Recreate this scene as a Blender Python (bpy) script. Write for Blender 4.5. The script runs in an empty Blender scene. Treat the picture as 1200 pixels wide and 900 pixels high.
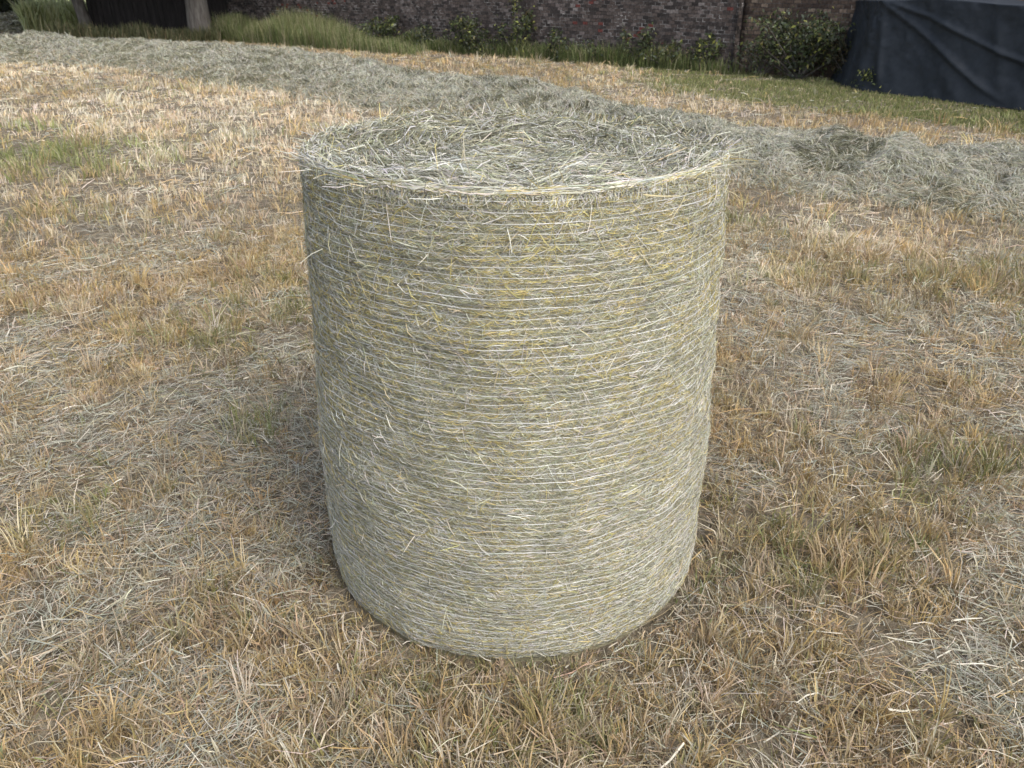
import bpy, bmesh, math, random
import numpy as np
from mathutils import Vector, Matrix
R = math.radians
rng = np.random.default_rng(7)
random.seed(7)
scene = bpy.context.scene
COL = scene.collection

# ------------------------------------------------------------------ camera, sky, sun, exposure
cam_d = bpy.data.cameras.new('camera')
cam = bpy.data.objects.new('camera', cam_d); COL.objects.link(cam)
cam_d.sensor_width = 36; cam_d.lens = 936.18 / 1200 * 36
cam_d.clip_start = 0.05; cam_d.clip_end = 2000
cam.location = (0, 0, 1.6287)
cam.rotation_euler = (math.pi / 2 - 0.4658, 0.001, 0)
cam_d.dof.use_dof = True; cam_d.dof.focus_distance = 2.1; cam_d.dof.aperture_fstop = 9
scene.camera = cam

SUN_EL, SUN_AZ = 50, 140       # azimuth clockwise from +Y (the view direction): from the right, slightly behind
w = bpy.data.worlds.new('World'); scene.world = w; w.use_nodes = True
nt = w.node_tree; nt.nodes.clear()
out = nt.nodes.new('ShaderNodeOutputWorld'); bg = nt.nodes.new('ShaderNodeBackground')
sky = nt.nodes.new('ShaderNodeTexSky'); sky.sky_type = 'NISHITA'; sky.sun_disc = False
sky.sun_elevation = R(SUN_EL); sky.sun_rotation = R(SUN_AZ)
sky.air_density = 1.0; sky.dust_density = 4.0; sky.ozone_density = 1.0
bg.inputs[1].default_value = 0.15
hs = nt.nodes.new('ShaderNodeHueSaturation'); hs.inputs['Saturation'].default_value = .55
nt.links.new(sky.outputs[0], hs.inputs['Color']); nt.links.new(hs.outputs[0], bg.inputs[0]); nt.links.new(bg.outputs[0], out.inputs[0])
sl = bpy.data.lights.new('sun', 'SUN'); sl.energy = 1.0; sl.angle = R(32); sl.color = (1, .93, .83)
so = bpy.data.objects.new('sun', sl); COL.objects.link(so)
sd = Vector((math.sin(R(SUN_AZ)) * math.cos(R(SUN_EL)), math.cos(R(SUN_AZ)) * math.cos(R(SUN_EL)), math.sin(R(SUN_EL))))
so.rotation_euler = sd.to_track_quat('Z', 'Y').to_euler(); so.location = (0, 0, 30)
vs = scene.view_settings
vs.view_transform = 'Standard'; vs.look = 'None'; vs.gamma = 1; vs.exposure = 0.80; vs.use_curve_mapping = False

# ------------------------------------------------------------------ helpers
def tag(o, label=None, cat=None, group=None, kind=None):
    for k, v in (('label', label), ('category', cat), ('group', group), ('kind', kind)):
        if v: o[k] = v
    return o
def empty(name, loc, rz=0):
    o = bpy.data.objects.new(name, None); COL.objects.link(o); o.location = loc; o.rotation_euler = (0, 0, rz)
    o.empty_display_size = .1
    return o
def nodes(m):
    m.use_nodes = True; t = m.node_tree; return t, t.nodes['Principled BSDF'], t.links
def link_mesh(name, me, mat, parent=None, smooth=False):
    o = bpy.data.objects.new(name, me); COL.objects.link(o)
    if mat: me.materials.append(mat)
    if parent: o.parent = parent
    if smooth: me.polygons.foreach_set('use_smooth', np.ones(len(me.polygons), bool))
    return o
def np_mesh(name, V, quads=None, tris=None, col=None):
    me = bpy.data.meshes.new(name)
    nq = 0 if quads is None else len(quads); ntr = 0 if tris is None else len(tris)
    me.vertices.add(len(V)); me.vertices.foreach_set('co', np.ascontiguousarray(V, np.float32).ravel())
    li = []
    if nq: li.append(np.asarray(quads, np.int32).ravel())
    if ntr: li.append(np.asarray(tris, np.int32).ravel())
    li = np.concatenate(li)
    me.loops.add(len(li)); me.loops.foreach_set('vertex_index', li)
    me.polygons.add(nq + ntr)
    st = np.concatenate([np.arange(nq) * 4, nq * 4 + np.arange(ntr) * 3]).astype(np.int32)
    me.polygons.foreach_set('loop_start', st)
    me.update(calc_edges=True)
    if col is not None:
        a = me.color_attributes.new('Col', 'FLOAT_COLOR', 'POINT')
        c4 = np.ones((len(V), 4), np.float32); c4[:, :3] = col
        a.data.foreach_set('color', c4.ravel())
    return me
def norm(v):
    return v / np.maximum(np.linalg.norm(v, axis=1, keepdims=True), 1e-9)
def ribbons(name, P0, P1, P2, w0, w1, w2, side, col, mat, parent=None):
    """N bent blades: six vertices, two quads each"""
    N = len(P0); V = np.empty((N, 6, 3))
    w0, w1, w2 = (np.broadcast_to(np.asarray(x, float), (N,))[:, None] * .5 for x in (w0, w1, w2))
    V[:, 0] = P0 - side * w0; V[:, 1] = P0 + side * w0
    V[:, 2] = P1 + side * w1; V[:, 3] = P1 - side * w1
    V[:, 4] = P2 + side * w2; V[:, 5] = P2 - side * w2
    b = (np.arange(N) * 6)[:, None]
    Q = np.concatenate([b + [[0, 1, 2, 3]], b + [[3, 2, 4, 5]]], 0)
    C = np.repeat(col, 6, axis=0)
    return link_mesh(name, np_mesh(name, V.reshape(-1, 3), quads=Q, col=C), mat, parent)
def hsh(ix, iy, s):
    h = (ix.astype(np.int64) * 374761393 + iy.astype(np.int64) * 668265263 + s * 1442695041) & 0xFFFFFFFF
    h = ((h ^ (h >> 13)) * 1274126177) & 0xFFFFFFFF
    h = (h ^ (h >> 16)) & 0xFFFFFFFF
    return h / 4294967295.0
def vnoise(x, y, s=0):
    ix, iy = np.floor(x), np.floor(y); fx, fy = x - ix, y - iy
    fx = fx * fx * (3 - 2 * fx); fy = fy * fy * (3 - 2 * fy)
    a = hsh(ix, iy, s); b = hsh(ix + 1, iy, s); c = hsh(ix, iy + 1, s); d = hsh(ix + 1, iy + 1, s)
    return (a + (b - a) * fx) * (1 - fy) + (c + (d - c) * fx) * fy
def fbm(x, y, s=0, o=3):
    v = 0; a = .5; t = 0
    for i in range(o):
        v = v + a * vnoise(x * 2 ** i + 17.3 * i, y * 2 ** i - 9.1 * i, s + i); t += a; a *= .5
    return v / t
def sstep(a, b, x):
    t = np.clip((x - a) / (b - a), 0, 1); return t * t * (3 - 2 * t)
def pick(pal, wts, n):
    pal = np.array(pal, float); wts = np.array(wts, float)
    if wts.ndim == 1:
        k = rng.choice(len(pal), n, p=wts / wts.sum())
    else:
        c = np.cumsum(wts / wts.sum(1, keepdims=True), 1); k = (rng.random((n, 1)) > c).sum(1).clip(0, len(pal) - 1)
    return pal[k] * rng.normal(1, .16, (n, 1)).clip(.55, 1.5) * rng.normal(1, .035, (n, 3))
def gh(x, y):
    """height of the ground"""
    d = np.hypot(x, y)
    h = (fbm(x * .9, y * .9, 3, 3) - .5) * .07 * (1 - sstep(8, 16, d)) + (fbm(x * 4.5, y * 4.5, 5, 2) - .5) * .025 * (1 - sstep(5, 9, d))
    k = 1 - sstep(.60, .85, np.hypot(x - .008, y - 2.165))      # pressed flat under and round the bale
    return h * (1 - k) - .018 * k

# ------------------------------------------------------------------ materials
def blade_mat(name, rough=.6, trans=.2, spec=.35):
    m = bpy.data.materials.new(name); t, p, L = nodes(m)
    a = t.nodes.new('ShaderNodeAttribute'); a.attribute_name = 'Col'
    g = t.nodes.new('ShaderNodeTexCoord'); n = t.nodes.new('ShaderNodeTexNoise'); n.inputs['Scale'].default_value = 60
    L.new(g.outputs['Object'], n.inputs['Vector'])
    mr = t.nodes.new('ShaderNodeMapRange'); mr.inputs[3].default_value = .8; mr.inputs[4].default_value = 1.2
    L.new(n.outputs['Fac'], mr.inputs[0])
    mx = t.nodes.new('ShaderNodeVectorMath'); mx.operation = 'SCALE'
    L.new(a.outputs['Color'], mx.inputs[0]); L.new(mr.outputs[0], mx.inputs['Scale'])
    L.new(mx.outputs[0], p.inputs['Base Color'])
    p.inputs['Roughness'].default_value = rough; p.inputs['Specular IOR Level'].default_value = spec
    if trans:
        tr = t.nodes.new('ShaderNodeBsdfTranslucent'); L.new(mx.outputs[0], tr.inputs[0])
        ms = t.nodes.new('ShaderNodeMixShader'); ms.inputs[0].default_value = trans
        L.new(p.outputs[0], ms.inputs[1]); L.new(tr.outputs[0], ms.inputs[2])
        L.new(ms.outputs[0], t.nodes['Material Output'].inputs[0])
    return m
def ramp_mat(name, stops, scale=5, detail=8, rough=.9, bump=.3, bscale=40, stretch=None):
    m = bpy.data.materials.new(name); t, p, L = nodes(m)
    g = t.nodes.new('ShaderNodeTexCoord'); mp = t.nodes.new('ShaderNodeMapping')
    if stretch: mp.inputs['Scale'].default_value = stretch
    L.new(g.outputs['Object'], mp.inputs[0])
    n = t.nodes.new('ShaderNodeTexNoise'); n.inputs['Scale'].default_value = scale; n.inputs['Detail'].default_value = detail
    n.inputs['Roughness'].default_value = .65
    L.new(mp.outputs[0], n.inputs['Vector'])
    r = t.nodes.new('ShaderNodeValToRGB'); e = r.color_ramp.elements
    while len(e) < len(stops): e.new(.5)
    for i, (pos, c) in enumerate(stops): e[i].position = pos; e[i].color = (*c, 1)
    L.new(n.outputs['Fac'], r.inputs[0]); L.new(r.outputs[0], p.inputs['Base Color'])
    n2 = t.nodes.new('ShaderNodeTexNoise'); n2.inputs['Scale'].default_value = bscale; n2.inputs['Detail'].default_value = 6
    L.new(mp.outputs[0], n2.inputs['Vector'])
    b = t.nodes.new('ShaderNodeBump'); b.inputs['Strength'].default_value = bump; b.inputs['Distance'].default_value = .02
    L.new(n2.outputs['Fac'], b.inputs['Height']); L.new(b.outputs[0], p.inputs['Normal'])
    p.inputs['Roughness'].default_value = rough; p.inputs['Specular IOR Level'].default_value = .2
    return m
M = {}
M['straw'] = blade_mat('straw_fibres')
M['bale_straw'] = blade_mat('baled_hay_fibres', .5, .08, .45)
M['green'] = blade_mat('green_grass_blades', .55, .3)
M['leaf'] = blade_mat('leaves', .5, .3)
M['dark_leaf'] = blade_mat('shady_leaves', .6, .1, .2)
M['ground'] = ramp_mat('thatch_and_soil', [(.3, (.07, .06, .042)), (.48, (.15, .128, .095)), (.6, (.23, .20, .145)), (.75, (.31, .29, .235))], 14, 10, .95, .8, 90)
M['bale_core'] = ramp_mat('pressed_hay', [(.3, (.20, .195, .14)), (.5, (.31, .30, .205)), (.62, (.37, .34, .22)), (.8, (.34, .33, .25))], 30, 10, .9, .7, 120, (1, 1, 4))
M['hay_core'] = ramp_mat('heaped_hay', [(.3, (.06, .06, .04)), (.5, (.16, .155, .10)), (.75, (.28, .27, .2))], 12, 10, .95, .9, 50)
M['bark'] = ramp_mat('grey_bark', [(.3, (.05, .045, .04)), (.5, (.12, .11, .10)), (.75, (.2, .19, .175))], 3, 9, .9, .9, 12, (4, 4, .7))
M['netting'] = bpy.data.materials.new('pale_netting'); _t, _p, _L = nodes(M['netting'])
_p.inputs['Base Color'].default_value = (.56, .57, .60, 1); _p.inputs['Roughness'].default_value = .38
_n = _t.nodes.new('ShaderNodeTexNoise'); _n.inputs['Scale'].default_value = 9; _r = _t.nodes.new('ShaderNodeValToRGB')
_r.color_ramp.elements[0].position = .35; _r.color_ramp.elements[0].color = (.28, .285, .27, 1)
_r.color_ramp.elements[1].position = .65; _r.color_ramp.elements[1].color = (.54, .55, .54, 1)
_c = _t.nodes.new('ShaderNodeTexCoord'); _L.new(_c.outputs['Object'], _n.inputs['Vector'])
_L.new(_n.outputs['Fac'], _r.inputs[0]); _L.new(_r.outputs[0], _p.inputs['Base Color'])

def brick_mat(name, tones, redness, mortar_light):
    m = bpy.data.materials.new(name); t, p, L = nodes(m); N = t.nodes.new
    def math_(op, a, b=None):
        n = N('ShaderNodeMath'); n.operation = op
        for i, v in enumerate((a, b)):
            if v is None: continue
            if hasattr(v, 'links') or hasattr(v, 'is_linked'): L.new(v, n.inputs[i])
            else: n.inputs[i].default_value = v
        return n.outputs[0]
    tc = N('ShaderNodeTexCoord'); sp = N('ShaderNodeSeparateXYZ'); L.new(tc.outputs['Object'], sp.inputs[0])
    wob = N('ShaderNodeTexNoise'); wob.inputs['Scale'].default_value = 2.2; L.new(tc.outputs['Object'], wob.inputs['Vector'])
    wz = math_('MULTIPLY', math_('SUBTRACT', wob.outputs['Fac'], .5), .03)
    x, z = math_('ADD', sp.outputs[0], sp.outputs[1]), math_('ADD', sp.outputs[2], wz)
    row = math_('FLOOR', math_('DIVIDE', z, .070))
    off = math_('MULTIPLY', math_('MODULO', row, 2.0), .5)
    xs = math_('ADD', math_('DIVIDE', x, .145), off)
    colm = math_('FLOOR', xs)
    fz = math_('FRACT', math_('DIVIDE', z, .070)); fx = math_('FRACT', xs)
    cb = N('ShaderNodeCombineXYZ'); L.new(colm, cb.inputs[0]); L.new(row, cb.inputs[1])
    wn = N('ShaderNodeTexWhiteNoise'); wn.noise_dimensions = '3D'; L.new(cb.outputs[0], wn.inputs['Vector'])
    r = N('ShaderNodeValToRGB'); r.color_ramp.interpolation = 'LINEAR'; e = r.color_ramp.elements
    stops = tones
    while len(e) < len(stops): e.new(.5)
    for i, (q, c) in enumerate(stops): e[i].position = q; e[i].color = (*c, 1)
    L.new(wn.outputs['Value'], r.inputs[0])
    # red patches
    pn = N('ShaderNodeTexNoise'); pn.inputs['Scale'].default_value = .55; pn.inputs['Detail'].default_value = 3; L.new(tc.outputs['Object'], pn.inputs['Vector'])
    s2 = N('ShaderNodeSeparateColor'); L.new(wn.outputs['Color'], s2.inputs[0])
    rm = math_('GREATER_THAN', math_('ADD', s2.outputs[1], math_('MULTIPLY', pn.outputs['Fac'], .7)), redness)
    mix = N('ShaderNodeMix'); mix.data_type = 'RGBA'; L.new(rm, mix.inputs[0]); L.new(r.outputs[0], mix.inputs[6]); mix.inputs[7].default_value = (.135, .048, .042, 1)
    # mortar
    mx = math_('MAXIMUM', math_('LESS_THAN', fz, .17), math_('LESS_THAN', fx, .09))
    pm = N('ShaderNodeTexNoise'); pm.inputs['Scale'].default_value = 1.6; pm.inputs['Detail'].default_value = 8; pm.inputs['Roughness'].default_value = .7; L.new(tc.outputs['Object'], pm.inputs['Vector'])
    mr = N('ShaderNodeMapRange'); mr.inputs[1].default_value = .42; mr.inputs[2].default_value = .62; L.new(pm.outputs['Fac'], mr.inputs[0])
    wn2 = N('ShaderNodeTexWhiteNoise'); wn2.noise_dimensions = '3D'
    cb2 = N('ShaderNodeCombineXYZ'); L.new(math_('FLOOR', math_('MULTIPLY', xs, 2)), cb2.inputs[0]); L.new(row, cb2.inputs[1]); cb2.inputs[2].default_value = 4; L.new(cb2.outputs[0], wn2.inputs['Vector'])
    mc = N('ShaderNodeMix'); mc.data_type = 'RGBA'; L.new(math_('MULTIPLY', mr.outputs[0], math_('POWER', wn2.outputs['Value'], 2.0)), mc.inputs[0])
    mc.inputs[6].default_value = (.045, .04, .04, 1); mc.inputs[7].default_value = (*mortar_light, 1)
    fin = N('ShaderNodeMix'); fin.data_type = 'RGBA'; L.new(mx, fin.inputs[0]); L.new(mix.outputs[2], fin.inputs[6]); L.new(mc.outputs[2], fin.inputs[7])
    dn = N('ShaderNodeTexNoise'); dn.inputs['Scale'].default_value = 25; dn.inputs['Detail'].default_value = 6; L.new(tc.outputs['Object'], dn.inputs['Vector'])
    mr2 = N('ShaderNodeMapRange'); mr2.inputs[1].default_value = .3; mr2.inputs[2].default_value = .7; mr2.inputs[3].default_value = .6; mr2.inputs[4].default_value = 1.4; L.new(dn.outputs['Fac'], mr2.inputs[0])
    sc = N('ShaderNodeVectorMath'); sc.operation = 'SCALE'; L.new(fin.outputs[2], sc.inputs[0]); L.new(mr2.outputs[0], sc.inputs['Scale'])
    L.new(sc.outputs[0], p.inputs['Base Color']); p.inputs['Roughness'].default_value = .9; p.inputs['Specular IOR Level'].default_value = .15
    bp = N('ShaderNodeBump'); bp.inputs['Distance'].default_value = .02; bp.inputs['Strength'].default_value = .8
    L.new(math_('SUBTRACT', 1.0, mx), bp.inputs['Height']); L.new(bp.outputs[0], p.inputs['Normal'])
    return m

# ------------------------------------------------------------------ ground
s = np.linspace(-1, 1, 361)
g = np.sign(s) * np.sinh(np.abs(s) * 6.2) / np.sinh(6.2) * 500
X, Y = np.meshgrid(g, g + 3); Z = gh(X, Y)
V = np.stack([X, Y, Z], -1).reshape(-1, 3); n = len(g)
i0 = (np.arange(n - 1)[:, None] * n + np.arange(n - 1)).ravel()
me = np_mesh('ground', V, quads=np.stack([i0, i0 + 1, i0 + n + 1, i0 + n], 1))
gr = link_mesh('ground', me, M['ground'], smooth=True); tag(gr, kind='structure')

# ------------------------------------------------------------------ the bale
BX, BY, BH = .006, 2.147, 1.256
def brad(z):
    t = z / BH
    return .564 * (1 - t) * (1 - 2 * t) + .565 * 4 * t * (1 - t) + .538 * t * (2 * t - 1)
NET = .0225
def bsurf(a, z):
    """radius of the bale side at angle a and height z: netting rows pinch it, hay bulges between"""
    ridge = np.abs(np.sin(math.pi * z / NET)) ** .7 * .0065
    lump = (fbm(a * 5 + 50, z * 14, 21, 4) - .5) * .020 + (fbm(a * 1.6 + 9, z * 2.2, 31, 2) - .5) * .032
    edge = sstep(BH - .012, BH, z) * -.003 + (1 - sstep(0, .03, z)) * -.004
    return brad(z) + ridge + lump + edge
def btop(x, y):
    """height of the top of the bale over local x, y"""
    r = np.hypot(x, y)
    return BH - .020 + (fbm(x * 7 + 3, y * 7, 41, 4) - .5) * (.045 + .03 * sstep(-.1, .3, y)) - .006 * sstep(-.1, .45, y) * (1 - sstep(.45, .57, r)) \
        - .06 * np.exp(-((x + .08) / .12) ** 2 - ((y - .24) / .06) ** 2) - .035 * np.exp(-((x - .25) / .10) ** 2 - ((y - .2) / .08) ** 2) - .012 * sstep(.49, .56, r)
bale = empty('hay_bale', (BX, BY, 0))
tag(bale, 'tall round bale of pale grey-green hay wrapped in netting, standing upright on the stubble', 'hay bale')
na, nz = 260, 210
a = np.linspace(0, 2 * math.pi, na, endpoint=False); z = np.linspace(-.03, BH - .004, nz)
A, Zz = np.meshgrid(a, z); aw = np.where(A > math.pi, A - 2 * math.pi, A)
# seam of the noise lies at the far side (angle pi/2): shift so the facing side is continuous
def shift(a): return (a + math.pi * 1.5) % (2 * math.pi) if False else a
RR = bsurf((A + math.pi * 1.5) % (2 * math.pi), np.clip(Zz, 0, BH))
V = np.stack([RR * np.cos(A), RR * np.sin(A), Zz], -1).reshape(-1, 3)
ii = (np.arange(nz - 1)[:, None] * na + np.arange(na)); jj = (np.arange(nz - 1)[:, None] * na + (np.arange(na) + 1) % na)
Q = np.stack([ii, jj, jj + na, ii + na], -1).reshape(-1, 4)
# top cap rings
nr = 60; base = len(V); rings = [V]; last = RR[-1]
for k in range(1, nr):
    f = 1 - k / nr; rr = last * f; x, y = rr * np.cos(a), rr * np.sin(a)
    h = btop(x, y); bl = min(1, k / 4); h = h * bl + (BH - .004) * (1 - bl)
    rings.append(np.stack([x, y, h], 1))
V = np.concatenate(rings + [np.array([[0, 0, float(btop(np.array([0.]), np.array([0.]))[0])]])])
for k in range(nr - 1):
    b0 = (nz - 1) * na + k * na; i = b0 + np.arange(na); j = b0 + (np.arange(na) + 1) % na
    Q = np.concatenate([Q, np.stack([i, j, j + na, i + na], 1)])
b0 = (nz - 1) * na + (nr - 1) * na
T = np.stack([b0 + np.arange(na), b0 + (np.arange(na) + 1) % na, np.full(na, len(V) - 1)], 1)
link_mesh('hay_body', np_mesh('hay_body', V, quads=Q, tris=T), M['bale_core'], bale, True)

BP = [(.46, .465, .375), (.36, .37, .25), (.49, .42, .17), (.62, .61, .54), (.22, .215, .145), (.49, .485, .47), (.52, .46, .29)]
def bpt(a, z, dr):
    r = bsurf((a + math.pi * 1.5) % (2 * math.pi), np.clip(z, 0, BH)) + dr
    return np.stack([r * np.cos(a), r * np.sin(a), z], 1)
def bale_side(n, lmin, lmax, tilt, wmin, wmax, lift, wts, name):
    a = rng.random(n) * 2 * math.pi; z = rng.random(n) * (BH + .004) + .0
    Lh = (lmin + (lmax - lmin) * rng.random(n) ** 1.6) / 2
    ph = rng.normal(0, tilt, n); ph += rng.choice([0, math.pi / 2 * .6, -math.pi / 2 * .6], n, p=[.7, .15, .15]) * rng.random(n)
    da, dz = Lh * np.cos(ph) / .58, Lh * np.sin(ph)
    sag = rng.normal(0, .12, n) * Lh
    l0, l1, l2 = (rng.random(n) * lift for _ in range(3))
    l1 += .001
    zc = lambda q: np.clip(q, .002, BH - .002 + rng.random(n) * .008)
    P0 = bpt(a - da, zc(z - dz), l0 - .001); P1 = bpt(a, zc(z + sag), l1); P2 = bpt(a + da, zc(z + dz), l2 - .001)
    nrm = np.stack([np.cos(a), np.sin(a), np.zeros(n)], 1)
    d = norm(P2 - P0); s0 = norm(np.cross(nrm, d)); roll = rng.normal(0, .6, n)[:, None]
    side = norm(s0 * np.cos(roll) + nrm * np.sin(roll))
    w = wmin + (wmax - wmin) * rng.random(n) ** 2
    # ochre hay shows in patches, between the rows of netting
    pt = fbm(a * 6, z * 16, 77, 3); between = np.abs(np.sin(math.pi * z / NET)) ** 3 * 1.5
    W = np.tile(np.array(wts, float), (n, 1)); up = .5 + .9 * sstep(.5, 1.05, z)
    W[:, 2] *= (.25 + sstep(.36, .62, pt)) * 3.0 * between * up; W[:, 1] *= .6 + sstep(.6, .35, pt) * 1.6
    c = pick(BP, W, n)
    tag(ribbons(name, P0, P1, P2, w * .8, w, w * .5, side, c, M['bale_straw'], bale), kind='stuff')
bale_side(250000, .010, .055, .52, .0006, .0018, .0030, [.40, .24, .21, .16, .055, .26, .13], 'wound_hay')
def net():
    Vs, Qs = [], []; nV = 0
    m = 420
    a = np.linspace(0, 2 * math.pi, m, endpoint=False)
    def strand(zf, wd, off, aa):
        nonlocal nV
        k = len(aa); zz = zf(aa)
        bur = (fbm(aa * 9 + z0 * 40, aa * 0 + off * 900 + z0 * 300, 12, 3) - .41) * .0050
        for sgn in (-.5, .5):
            Vs.append(bpt(aa, np.clip(zz + sgn * wd, .004, BH + .004), off + bur))
        i = nV + np.arange(k); j = nV + (np.arange(k) + 1) % k
        Qs.append(np.stack([i, j, j + k, i + k], 1)); nV += 2 * k
    rows = int(BH / NET)
    for r in range(rows + 1):
        z0 = r * NET + .004 if r == 0 else r * NET
        for q in range(2):
            s1, s2 = rng.random() * 99, rng.random() * 99
            dz = (q - .5) * .0060
            strand(lambda aa: z0 + dz + (fbm(aa * 7 + s1, aa * 0 + s2, 9, 3) - .5) * .0045, .0008 + .0005 * rng.random(), .0040, a)
        if r < rows:      # zigzag link between the rows
            zz = 300; az = np.linspace(0, 2 * math.pi, zz, endpoint=False) + rng.random() * .1
            Pz = bpt(az, z0 + (np.arange(zz) % 2) * NET * .9 + .001, .0042)
            Pz2 = Pz.copy(); Pz2[:, 2] += .0009
            Vs.append(Pz); Vs.append(Pz2); i = nV + np.arange(zz); j = nV + (np.arange(zz) + 1) % zz
            Qs.append(np.stack([i, j, j + zz, i + zz], 1)); nV += 2 * zz
    link_mesh('net_wrap', np_mesh('net_wrap', np.concatenate(Vs), quads=np.concatenate(Qs)), M['netting'], bale)
net()
bale_side(13000, .02, .09, .9, .0008, .0018, .008, [.2, .12, .25, .42, .03, .15, .3], 'loose_surface_hay')
# hay on the top: wound round, ragged, a few stalks standing up
def bale_top():
    n = 48000
    r = .60 * np.sqrt(rng.random(n)); th = rng.random(n) * 2 * math.pi
    r = np.minimum(r, .532)
    x, y = r * np.cos(th), r * np.sin(th)
    L = (.03 + .11 * rng.random(n) ** 1.7) / 2
    dirn = th + math.pi / 2 + rng.normal(0, .45, n); wild = rng.random(n) < .25; dirn = np.where(wild, rng.random(n) * 6.28, dirn)
    dx, dy = np.cos(dirn) * L, np.sin(dirn) * L
    up = np.abs(rng.normal(0, .006, n)); tilt = rng.normal(0, .10, n) * L; hi = rng.random(n) < .035; tilt = np.where(hi, rng.normal(0, .55, n) * L, tilt)
    lay = rng.random(n) ** 2 * .024
    def P(px, py, e):
        rr = np.hypot(px, py); lim = .535; k = np.where(rr > lim, lim / rr, 1)
        px, py = px * k, py * k
        return np.stack([px, py, btop(px, py) + lay + e], 1)
    P0, P1, P2 = P(x - dx, y - dy, -tilt), P(x, y, up), P(x + dx, y + dy, tilt)
    d = norm(P2 - P0); s0 = norm(np.cross(d, np.array([[0, 0, 1.]]))); up_ = np.cross(s0, d); ro = rng.normal(0, .6, n)[:, None]
    side = norm(s0 * np.cos(ro) + up_ * np.sin(ro)); w = .0011 + .0022 * rng.random(n) ** 2
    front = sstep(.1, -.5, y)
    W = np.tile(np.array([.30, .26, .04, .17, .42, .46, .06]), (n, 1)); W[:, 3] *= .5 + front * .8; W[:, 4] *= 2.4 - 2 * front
    tag(ribbons('top_hay', P0, P1, P2, w, w, w * .5, side, pick(BP, W, n), M['bale_straw'], bale), kind='stuff')
    # ragged stalks sticking out round the rim
    n = 1500; th = rng.random(n) * 6.283; r = .47 + .062 * rng.random(n); b = np.stack([r * np.cos(th), r * np.sin(th)], 1)
    L = .03 + .07 * rng.random(n) ** 2; od = th + rng.normal(0, 1.0, n); el = np.abs(rng.normal(.15, .38, n))
    zz = btop(b[:, 0], b[:, 1]) + .004
    P0 = np.stack([b[:, 0], b[:, 1], zz], 1); D = np.stack([np.cos(od) * np.cos(el), np.sin(od) * np.cos(el), np.sin(el)], 1)
    P2 = P0 + D * L[:, None]; P1 = (P0 + P2) / 2 + rng.normal(0, .004, (n, 3)); side = norm(np.cross(D, rng.normal(0, 1, (n, 3))))
    tag(ribbons('stray_stalks', P0, P1, P2, .0024, .0022, .0012, side, pick(BP, [.3, .1, .15, .6, .05, .2, .3], n), M['bale_straw'], bale), kind='stuff')
    # twisted yellow-white band of hay along the front rim
    n = 1000; a = math.pi * (.93 + 1.14 * rng.random(n)); L = (.04 + .08 * rng.random(n)) / 2; z = BH - .001 + rng.normal(0, .003, n)
    da = L / .56; P0 = bpt(a - da, np.minimum(z + rng.normal(0, .005, n), BH + .006), .000 + .004 * rng.random(n)); P2 = bpt(a + da, np.minimum(z + rng.normal(0, .005, n), BH + .006), .000 + .004 * rng.random(n)); P1 = bpt(a, np.minimum(z, BH + .006), .006 * rng.random(n))
    side = norm(np.cross(norm(P2 - P0), rng.normal(0, .5, (n, 3)) + np.stack([np.cos(a), np.sin(a), a * 0 + .6], 1)))
    tag(ribbons('rim_hay', P0, P1, P2, .0014, .0022, .001, side, pick(BP, [.4, .2, .12, .35, .05, .3, .25], n), M['bale_straw'], bale), kind='stuff')
bale_top()
def top_tufts():
    # rough clumps of hay standing proud along the back and the left shoulder
    S = [(-.50, .10, .05, 60), (-.44, .24, .06, 70), (-.33, .36, .06, 60), (-.12, .44, .07, 110), (.02, .46, .06, 90), (.14, .43, .05, 60), (.33, .36, .06, 80), (.44, .25, .05, 60), (.22, .22, .04, 60), (-.05, .30, .05, 90), (-.25, .12, .04, 50)]
    Ps, Ds, Ls = [], [], []
    for cx, cy, sp, n in S:
        n *= 3; b = rng.normal(0, 1, (n, 2)) * [sp * 1.3, sp * .8] + [cx, cy]; rr = np.hypot(b[:, 0], b[:, 1]); b *= np.minimum(1, .532 / rr)[:, None]
        z = btop(b[:, 0], b[:, 1]) + rng.random(n) * .028; an = rng.random(n) * 6.283; el = np.abs(rng.normal(.05, .42, n)); L = .02 + .07 * rng.random(n) ** 1.8
        Ps.append(np.stack([b[:, 0], b[:, 1], z], 1)); Ds.append(np.stack([np.cos(an) * np.cos(el), np.sin(an) * np.cos(el), np.sin(el)], 1)); Ls.append(L)
    P, D, L = np.concatenate(Ps), np.concatenate(Ds), np.concatenate(Ls)[:, None]; n = len(P)
    P0 = P - D * L * .4; P2 = P + D * L * .6; P1 = P + rng.normal(0, .004, (n, 3)); side = norm(np.cross(D, rng.normal(0, 1, (n, 3))))
    tag(ribbons('tufted_hay', P0, P1, P2, .002, .002, .001, side, pick(BP, [.3, .3, .05, .25, .4, .4, .08], n), M['bale_straw'], bale), kind='stuff')
top_tufts()
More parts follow.
